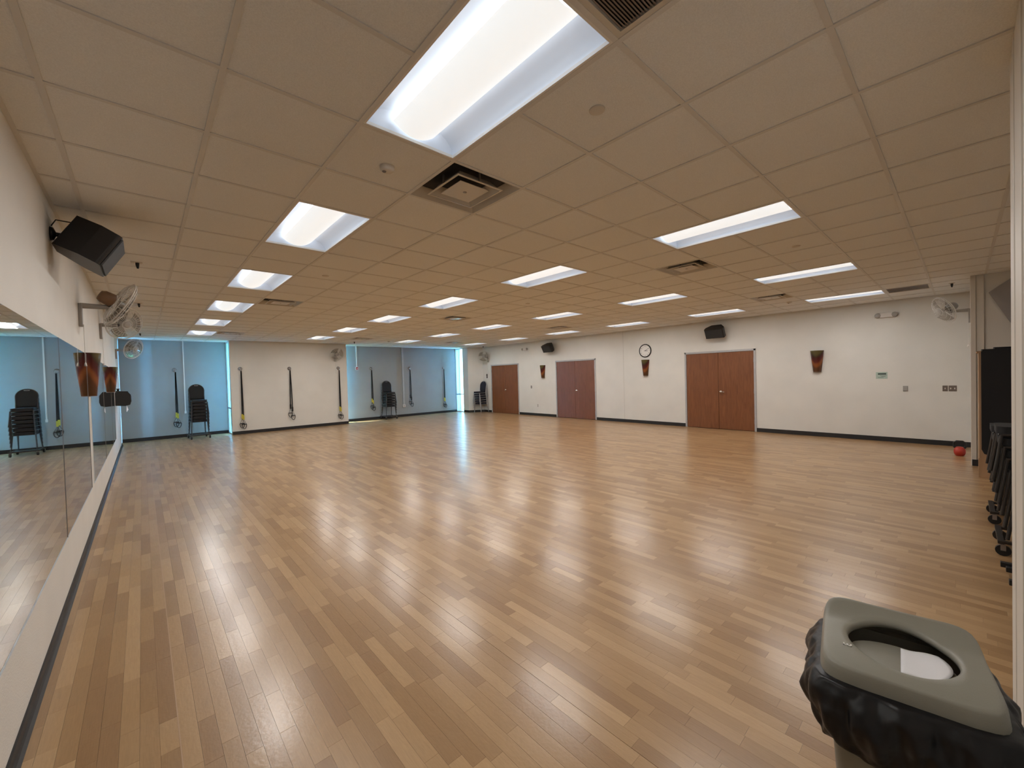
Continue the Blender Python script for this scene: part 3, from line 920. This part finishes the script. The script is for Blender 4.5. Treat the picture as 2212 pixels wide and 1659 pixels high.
# ================================================================== STACKING CHAIRS (front is -y)
def make_chair(fabric, frame):
    r = empty('stacking_chair')
    hw = 0.62
    # seat cushion
    sp = [(-hw,-0.62),(-hw+0.1,-0.74),(hw-0.1,-0.74),(hw,-0.62),(hw-0.03,0.55),(hw-0.12,0.62),(-hw+0.12,0.62),(-hw+0.03,0.55)]
    MB().prism(sp, 1.30, 1.50, lambda u,w,a:(u,w,a)).build('seat', fabric, r, 0.05, seg=3)
    m = MB()
    m.tube([(-hw,-0.66,1.27),(hw,-0.66,1.27)], 0.04, 8); m.tube([(-hw,0.56,1.27),(hw,0.56,1.27)], 0.035, 8)
    for s in (-1,1): m.tube([(s*hw,-0.66,1.27),(s*hw,0.60,1.27)], 0.04, 8)
    m.build('seat_frame', frame, r)
    # backrest: round-topped pad
    def by(z): return 0.62+(z-1.3)*0.19
    out = []
    for k in range(17):
        a = PI*k/16
        out.append((0.60*math.cos(a), 2.42+0.58*math.sin(a)))
    out += [(-0.54,1.75),(-0.48,1.62),(0.48,1.62),(0.54,1.75)]
    MB().prism(out, -0.06, 0.08, lambda u,w,a:(u, by(w)+a, w)).build('backrest', fabric, r, 0.04)
    rim = [(0.60,1.27)]+[(0.60,1.9)]+[(0.63*math.cos(PI*k/16), 2.42+0.61*math.sin(PI*k/16)) for k in range(17)]+[(-0.60,1.9),(-0.60,1.27)]
    MB().tube([(x, by(z), z) for x, z in rim], 0.04, 8).build('back_frame', frame, r)
    MB().tube([(0.16*math.cos(a), by(2.93)-0.075, 2.93+0.035*math.sin(a)) for a in [2*PI*k/16 for k in range(16)]], 0.012, 5, True).build('hand_grip', 'silver_frame', r)
    for s in (-1,1):
        MB().tube([(s*hw,-0.64,1.27),(s*0.66,-0.72,0.6),(s*0.70,-0.80,0.03)], 0.042, 8).build('leg', frame, r)
        MB().tube([(s*0.60,0.62,1.27),(s*0.64,0.76,0.6),(s*0.68,0.92,0.03)], 0.042, 8).build('leg', frame, r)
    return r
def make_dolly(loc, rz, label):
    r = empty('chair_dolly', loc, rz); tag(r, label, 'dolly', 'dollies under the chair stacks')
    box(-0.85,0.85,-0.98,-0.86,0.34,0.42).build('cross_bar', 'dark_frame', r)
    box(-0.85,0.85,0.86,1.02,0.34,0.42).build('cross_bar', 'dark_frame', r)
    for s in (-1,1):
        box(s*0.74-0.06, s*0.74+0.06, -0.98, 1.02, 0.34, 0.41).build('side_rail', 'dark_frame', r)
    box(-0.68,0.68,-0.5,0.5,0.36,0.38).build('deck', 'black_plastic', r)
    for sx in (-1,1):
        for y in (-0.88, 0.92):
            w = MB().cyl((sx*0.74-0.05,y,0.15),(sx*0.74+0.05,y,0.15),0.15,n=16)
            wo_ = w.build('caster', 'black_plastic', r)
            box(sx*0.74-0.07, sx*0.74+0.07, y-0.05, y+0.05, 0.15, 0.34).build('fork', 'dull_steel', wo_)
    return r
ordn = ['bottom', 'second from the bottom', 'third from the bottom', 'fourth from the bottom', 'fifth from the bottom', 'sixth from the bottom', 'seventh']
def stack(proto, used, n, loc, rz, z0, where, group, dz=0.325):
    for k in range(n):
        o = proto if not used[0] else copy_tree(proto)
        used[0] = True
        fwd = -0.05*k
        place(o, (loc[0]-math.sin(rz)*fwd, loc[1]+math.cos(rz)*fwd, z0+dz*k), rz)
        pos = 'topmost' if k == n-1 else ordn[k]
        tag(o, '%s chair %s' % (pos, where), 'chair', group)
ch_b = make_chair('black_fabric', 'dark_frame'); ub = [False]
stack(ch_b, ub, 7, (4.1, 51.7), math.radians(4), 0.42, 'of the black stack in the left bay', 'chairs stacked in the left bay', 0.325)
make_dolly((4.1, 51.7, 0), math.radians(4), 'black wheeled dolly under the left bay chair stack')
stack(ch_b, ub, 6, (25.0, 52.9), math.radians(-4), 0.42, 'of the black stack in the right bay', 'chairs stacked in the right bay', 0.345)
make_dolly((25.0, 52.9, 0), math.radians(-4), 'black wheeled dolly under the right bay chair stack')
ch_n = make_chair('navy_fabric', 'silver_frame'); un = [False]
stack(ch_n, un, 6, (38.1, 49.15), math.radians(-82), 0.0, 'of the navy stack in the corner by the door', 'navy chairs stacked in the corner', 0.34)
# storage alcove stacks, seats toward the room (+y)
stack(ch_b, ub, 6, (18.3, -1.62), PI, 0.42, 'of the black stack nearer the alcove edge', 'chairs stacked in the alcove', 0.33)
make_dolly((18.3, -1.62, 0), PI, 'black wheeled dolly under the nearer alcove chair stack')
stack(ch_b, ub, 5, (21.6, -1.58), PI, 0.42, 'of the lower black stack against the dark cabinet', 'chairs stacked in the alcove', 0.33)
make_dolly((21.6, -1.58, 0), PI, 'black wheeled dolly under the alcove stack beside the cabinet')

# ================================================================== DOOR WALL
# ---- clock
c = empty('wall_clock', (XR, 22.25, 7.64)); tag(c, 'round black rimmed wall clock above a sconce', 'clock')
MB().lathe([(0.0,0.0),(0.70,0.0),(0.70,-0.06),(0.655,-0.10),(0.60,-0.08),(0.60,-0.04),(0.0,-0.04)], (0,0,0), 'x', 40).build('rim', 'black_plastic', c)
MB().lathe([(0.0,-0.052),(0.605,-0.052),(0.605,-0.042)], (0,0,0), 'x', 40, smooth=False).build('face', 'white_paint', c)
def text_mesh(s, size, loc, parent, m, name, rot):
    cu = bpy.data.curves.new(name, 'FONT'); cu.body = s; cu.size = size*S; cu.align_x = 'CENTER'; cu.align_y = 'CENTER'; cu.extrude = 0.001
    t = bpy.data.objects.new(name, cu); COL.objects.link(t)
    dg = bpy.context.evaluated_depsgraph_get(); dg.update()
    me = bpy.data.meshes.new_from_object(t.evaluated_get(dg))
    bpy.data.objects.remove(t)
    me.materials.clear(); me.materials.append(MATS[m])
    o = bpy.data.objects.new(name, me); COL.objects.link(o)
    o.parent = parent; o.location = [q*S for q in loc]; o.rotation_euler = rot
    return o
for h in range(1, 13):
    a = PI/2-h*PI/6
    # facing -x: screen right is -y
    text_mesh(str(h), 0.15, (-0.056, -0.47*math.cos(a), 0.47*math.sin(a)), c, 'ink', 'numeral', (PI/2, 0, -PI/2))
def hand(ang, L, w, x):
    a = PI/2-ang
    d = Vector((0, -math.cos(a), math.sin(a))); p = Vector((0, math.sin(a), math.cos(a)))
    MB().obox(Vector((x,0,0))+d*(L*0.42), (0.004,0,0), p*w, d*(L*0.58)).build('hand', 'ink', c)
hand(math.radians(95), 0.30, 0.022, -0.065)
hand(math.radians(60), 0.46, 0.014, -0.072)
MB().lathe([(0.0,-0.085),(0.03,-0.085),(0.03,-0.05)], (0,0,0), 'x', 12).build('hub', 'ink', c)

# ---- emergency lights
def emergency(y, z, w, label):
    r = empty('emergency_light', (XR, y, z), PI); tag(r, label, 'emergency light', 'twin head emergency lights')
    box(0, 0.22, -w*0.30, w*0.30, -0.17, 0.17).build('body', 'plate_white', r, 0.03)
    for s in (-1,1):
        MB().lathe([(0.0,0.20),(0.13,0.20),(0.17,0.14),(0.12,0.04),(0.06,0.0)], (0.06, s*w*0.40, 0.0), 'x', 18).build('lamp_head', 'fan_grey', r)
emergency(3.58, 8.94, 1.1, 'white twin head emergency light high on the wall at right')
emergency(40.2, 9.02, 1.1, 'small white twin head emergency light near the far speaker')

# ---- small sign
s_ = empty('wall_sign', (XR, 3.86, 4.69), PI); tag(s_, 'small pale green sign right of the last sconce', 'sign')
box(0, 0.02, -0.31, 0.31, -0.24, 0.24).build('board', 'sign_green', s_, 0.005)
box(0.02, 0.024, -0.20, 0.24, 0.05, 0.16).build('heading', 'sign_ink', s_)
for k, (a, b) in enumerate(((-0.10,0.26), (-0.02,0.20), (-0.2,0.1))):
    box(0.02, 0.024, a, b, -0.02-k*0.07, 0.0-k*0.07).build('print_line', 'sign_ink', s_)

# ---- plates
def plate(name, y, z, w, h, m, label, cat, gang=1, kind='switch'):
    r = empty(name, (XR, y, z), PI); tag(r, label, cat, None)
    box(0, 0.025, -w/2, w/2, -h/2, h/2).build('cover_plate', m, r, 0.008)
    for g_ in range(gang):
        yy = (g_-(gang-1)/2)*w/gang
        if kind == 'switch':
            box(0.025, 0.06, yy-0.025, yy+0.025, -0.05, 0.05).build('toggle', 'plate_white', r, 0.005)
        elif kind == 'outlet':
            for z_ in (-0.09, 0.09):
                box(0.025, 0.03, yy-0.06, yy+0.06, z_-0.055, z_+0.055).build('socket', 'plate_brown', r, 0.005)
        else:
            box(0.025, 0.10, yy-0.09, yy+0.09, -0.12, 0.12).build('knob_box', m, r, 0.01)
plate('light_switch', 2.64, 3.75, 0.26, 0.38, 'fan_grey', 'single grey wall control left of the brown switch plates', 'switch', 1, 'box')
plate('light_switch', 0.76, 3.77, 0.24, 0.38, 'plate_brown', 'single brown switch plate left of the double one', 'switch')
plate('light_switch', 0.42, 3.77, 0.36, 0.38, 'plate_brown', 'double brown switch plate nearest the alcove post', 'switch', 2)
plate('light_switch', 39.25, 3.84, 0.22, 0.36, 'plate_brown', 'brown switch plate between the two farther double doors', 'switch')
plate('wall_outlet', 38.1, 1.36, 0.24, 0.38, 'plate_white', 'white wall outlet low between the two farther doors', 'outlet', 1, 'outlet')
r = empty('door_closer_switch', (XR, 48.75, 5.5), PI); tag(r, 'narrow black wall device left of the farthest door', 'wall device')
box(0, 0.1, -0.07, 0.07, -0.32, 0.32).build('body', 'black_plastic', r, 0.02)
box(0.1, 0.12, -0.04, 0.04, -0.2, 0.0).build('button', 'dull_steel', r, 0.005)

# ---- kettlebell
r = empty('kettlebell', (35.2, 0.12, 0)); tag(r, 'red kettlebell with black handle on the floor by the post', 'kettlebell')
MB().lathe([(0.15,0.0),(0.20,0.05),(0.245,0.18),(0.245,0.32),(0.20,0.45),(0.10,0.53),(0.0,0.54)], n=28).build('bell', 'kettle_red', r)
MB().tube([(0.02,0.15,0.40),(0.02,0.23,0.55),(0.02,0.22,0.75),(0.02,0.12,0.84),(0.02,-0.12,0.84),(0.02,-0.22,0.75),(0.02,-0.23,0.55),(0.02,-0.15,0.40)], 0.055, 10).build('handle', 'black_plastic', r)

# ================================================================== STORAGE ALCOVE
# cabinet with padded black mat
r = empty('storage_cabinet', (29.0, -0.52, 0)); tag(r, 'tall plywood storage cabinet in the alcove with black mat in front', 'cabinet')
box(0.04, 1.9, -2.2, 0.0, 0, 5.85).build('carcass', 'plywood', r, 0.01)
box(-0.02, 0.04, -2.2, 0.02, 0.0, 0.9).build('kick_board', 'plywood', r)
box(0.0, 1.95, -2.25, 0.06, 5.85, 5.93).build('top_board', 'plywood', r, 0.01)
mm = MB().prism([(-0.07,1.35),(-0.15,1.15),(-0.5,1.02),(-1.0,1.0),(-2.0,1.0),(-2.2,1.1),(-2.2,5.9),(-2.1,6.0),(-0.2,6.0),(-0.07,5.9)], -0.18, -0.03, lambda u,w,a:(a, u, w)).build('exercise_mat', 'black_cloth', None, 0.03, loc=(29.0,-0.52,0))
tag(mm, 'large black exercise mat hung on the front of the cabinet', 'mat')
for k, (y0, y1, z) in enumerate(((-1.0, -0.08, 5.94), (-1.6, -0.45, 6.01))):
    q = MB().prism([(0.0,y0),(0.3,y0-0.08),(0.7,y0),(0.8,(y0+y1)/2),(0.7,y1),(0.3,y1+0.03),(0.0,y1)], 0, 0.065, lambda u,w,a:(u,w,a)).build('foam_pad', 'black_cloth', None, 0.02, loc=(29.0,-0.55,z))
    tag(q, ['lower flat black pad lying on top of the cabinet', 'upper flat black pad lying on top of the cabinet'][k], 'pad', 'pads on top of the cabinet')
# angular grey panel on the alcove wall
pn = MB().prism([(-0.93,8.97),(-2.05,10.0-0.12),(-3.1,8.7),(-1.98,6.55)], -0.12, -0.02, lambda u,w,a:(a,u,w)).build('wall_panel_board', 'grey_panel', None, 0.01, loc=(XA+0.1,0,0))
tag(pn, 'grey tilted square panel on the alcove wall above the cabinet', 'panel')
# low black rack with protruding bars
r = empty('bar_rack', (15.2, -1.4, 0)); tag(r, 'low black rack with bars sticking out near the alcove edge', 'rack')
box(-0.9, 0.9, -0.9, -0.75, 0.0, 1.6).build('back_rail', 'black_plastic', r, 0.02)
box(-0.9, 0.9, -0.75, 0.1, 0.10, 0.2).build('lower_shelf', 'black_plastic', r, 0.02)
for x, z, e in ((0.65, 0.24, 0.78), (0.40, 0.22, 0.70), (-0.55, 0.24, 0.70)):
    box(x-0.07, x+0.07, -0.75, e, z, z+0.12).build('support_bar', 'black_plastic', r, 0.01)
# rolled mats
r = empty('rolled_mat', (12.6, -0.86, 0.0)); tag(r, 'dark purple rolled mat lying at the alcove edge', 'mat')
MB().cyl((-1.0,0,0.17),(0.7,0,0.17),0.17,n=20).build('roll', 'purple_mat', r)
MB().tube([(0.3,0.18*math.cos(a),0.17+0.18*math.sin(a)) for a in [2*PI*k/16 for k in range(16)]], 0.02, 6, True).build('tie_band', 'black_plastic', r)

# ================================================================== WASTE BIN
BX, BY, BZ = 5.97, 0.46, 2.30
bn = empty('waste_bin', (BX, BY, 0), math.radians(9)); tag(bn, 'beige waste bin with a dished lid and black bag', 'waste bin')
def rrect(hx, hy, rad, n=6):
    pts = []
    for cx, cy, a0 in ((hx-rad,hy-rad,0),(-hx+rad,hy-rad,PI/2),(-hx+rad,-hy+rad,PI),(hx-rad,-hy+rad,3*PI/2)):
        for k in range(n+1):
            a = a0+PI/2*k/n
            pts.append((cx+rad*math.cos(a), cy+rad*math.sin(a)))
    return pts
# body, tapering down
def body_pt(ring, z):
    t = z/2.1
    return [(x*(0.80+0.20*t), y*(0.80+0.20*t), z) for x, y in ring]
ring = rrect(0.62, 0.62, 0.12)
m = MB(); n = len(ring)
v = body_pt(ring, 0)+body_pt(ring, 2.1)
m.add(v, [(i,(i+1)%n,n+(i+1)%n,n+i) for i in range(n)], True); m.add(v[:n], [tuple(range(n-1,-1,-1))])
m.build('bin_body', 'bin_plastic', bn)
# bag: crumpled skirt over the rim
rs = random.Random(3)
ns = 120
_c = rrect(0.66, 0.66, 0.2, 8)
_seg = [(Vector(_c[i]), Vector(_c[(i+1) % len(_c)])) for i in range(len(_c))]
_len = [(q-p).length for p, q in _seg]
big = []
NB = 200
for i in range(NB):
    d_ = sum(_len)*i/NB
    for (p, q), L_ in zip(_seg, _len):
        if d_ <= L_:
            big.append(tuple(p+(q-p)*(d_/L_))); break
        d_ -= L_
    else:
        big.append(tuple(_seg[-1][1]))
nb = len(big)
ph = [rs.uniform(0, 6.28) for _ in range(8)]
def bag(u, v):
    i = int(round(u*nb)) % nb
    x, y = big[i]
    a = 2*PI*u
    fold = 0.030*math.sin(7*a+ph[0]+6*v)+0.022*math.sin(15*a+ph[1]-8*v)+0.016*math.sin(27*a+ph[2]+9*v)+0.009*math.sin(43*a+ph[3]-12*v)
    prof = [(-0.02,2.12),(0.08,2.10),(0.15,1.98),(0.17,1.80),(0.13,1.62),(0.08,1.50),(-0.01,1.42)]
    t = v*(len(prof)-1); k = min(int(t), len(prof)-2); fr = t-k
    d = prof[k][0]*(1-fr)+prof[k+1][0]*fr; z = prof[k][1]*(1-fr)+prof[k+1][1]*fr
    R = math.hypot(x, y); e = d+fold*min(1, v*2.2)
    drop = 0.10*math.sin(3*a+ph[4])+0.06*math.sin(7*a+ph[5])
    return (x*(1+e/R), y*(1+e/R), z+drop*max(0, v-0.3)*1.2)
MB().grid(bag, nb, 24, True, True).build('bin_bag', 'bag', bn)
# lid: square with a raised back edge, sides scooped, round throat
HX = 0.655
def lid_top(x, y):
    t = max(0.0, (x/HX-0.45)/0.55)
    return 0.12*t**1.6 - 0.05*max(0.0, (-x/HX-0.2)/0.8)**2 + 0.03*t*(abs(y)/HX)**2
def lid():
    m = MB()
    N = 96
    RH = 0.445
    sq = []
    for k in range(N):
        a = 2*PI*(k+0.5)/N
        c_, s_2 = math.cos(a), math.sin(a)
        p = 7.0
        R = HX/((abs(c_)**p+abs(s_2)**p)**(1/p))
        sq.append((R*c_, R*s_2*1.02))
    def hole(k, r):
        a = 2*PI*(k+0.5)/N
        return (0.02+r*math.cos(a), r*math.sin(a))
    rings = [[(*hole(k, RH+0.03), BZ+lid_top(*hole(k, RH))-0.07) for k in range(N)], [(*hole(k, RH-0.004), BZ+lid_top(*hole(k, RH))-0.068) for k in range(N)]]
    for r_, dz in ((RH-0.008, -0.035), (RH, -0.010), (RH+0.02, 0.0)):
        rings.append([(*hole(k, r_), BZ+lid_top(*hole(k, r_))+dz) for k in range(N)])
    for t in (0.2, 0.4, 0.6, 0.8, 0.93):
        rr_ = []
        for k in range(N):
            x0, y0 = hole(k, RH+0.02); x1, y1 = sq[k]
            x, y = x0+(x1-x0)*t, y0+(y1-y0)*t
            rr_.append((x, y, BZ+lid_top(x, y)))
        rings.append(rr_)
    for gx, dz in ((0.985, -0.012), (1.005, -0.05), (1.03, -0.20), (1.045, -0.28), (1.02, -0.285), (0.98, -0.2)):
        rings.append([(x*gx, y*gx, BZ+lid_top(x, y)*(1 if dz > -0.1 else 0.3)+dz) for x, y in sq])
    v = [p for r_ in rings for p in r_]
    f = [(i*N+k, i*N+(k+1)%N, (i+1)*N+(k+1)%N, (i+1)*N+k) for i in range(len(rings)-1) for k in range(N)]
    m.add(v, f, True)
    return m
lo = lid().build('lid', 'bin_plastic', bn)
# small white three-pronged mark on the lid
mm = MB()
ox_, oy_ = -0.27, 0.485
for (a0, a1, b0, b1) in ((0.0, 0.014, 0.0, 0.075), (0.0, 0.045, 0.0, 0.013), (0.0, 0.036, 0.031, 0.044), (0.0, 0.045, 0.062, 0.075)):
    z_ = BZ+lid_top(ox_+0.02, oy_-0.04)
    mm.box(ox_+a0, ox_+a1, oy_-b1, oy_-b0, z_-0.01, z_+0.003)
mm.build('mark', 'white_paint', lo)
# hinged flap in the throat, open along the far side, and a black sheet painting the shade of the well
def flap(u, v):
    a = 2*PI*u; R = 0.42*v
    x, y = R*math.cos(a), R*math.sin(a)
    if x > 0: x *= 0.80
    return (x, y, BZ-0.13-0.10*x)
MB().grid(flap, 40, 4, True, True).build('flap', 'bin_plastic', bn)
MB().grid(lambda u, v: (-0.45+0.90*v, -0.45+0.90*u, BZ-0.34), 1, 1).build('well_shade_sheet', 'black_cloth', bn)
# discarded paper lying on the flap
def sheet(u, v):
    x = -0.36+0.62*v
    ymax = math.sqrt(max(0.0, 0.39**2-x*x))
    return (x, 0.03-0.05*v-(0.02+ymax*0.95)*u, BZ-0.105-0.10*x+0.03*u*v+0.006*math.sin(7*u+3*v))
po = MB().grid(sheet, 10, 10).build('paper_sheet', 'paper', None, loc=(BX, BY, 0)); po.rotation_euler = (0, 0, math.radians(9))
tag(po, 'white paper sheet lying in the throat of the waste bin', 'paper')
sol = po.modifiers.new('solid', 'SOLIDIFY'); sol.thickness = 0.002

# ================================================================== OUTSIDE
gnd = box(-90, 160, YB+0.3, 200, -0.6, -0.3).build('ground_outside', 'grass'); struct(gnd, 'grass outside the windows')
gnd2 = box(PX0+0.2, PX1-0.2, YP+0.45, YB+0.3, -0.6, -0.3).build('ground_outside', 'grass'); struct(gnd2)
bw = box(44.0, 45.0, 54.6, 90, -0.3, 14).build('wall_outside', 'pale_brick'); struct(bw, 'sunlit pale brick wall outside the far window')
bw = box(-22.0, -10.0, 46, 80, -0.3, 36).build('wall_added_sun_block', 'pale_brick'); struct(bw)  # unseen mass added to keep the sun off the left bay window
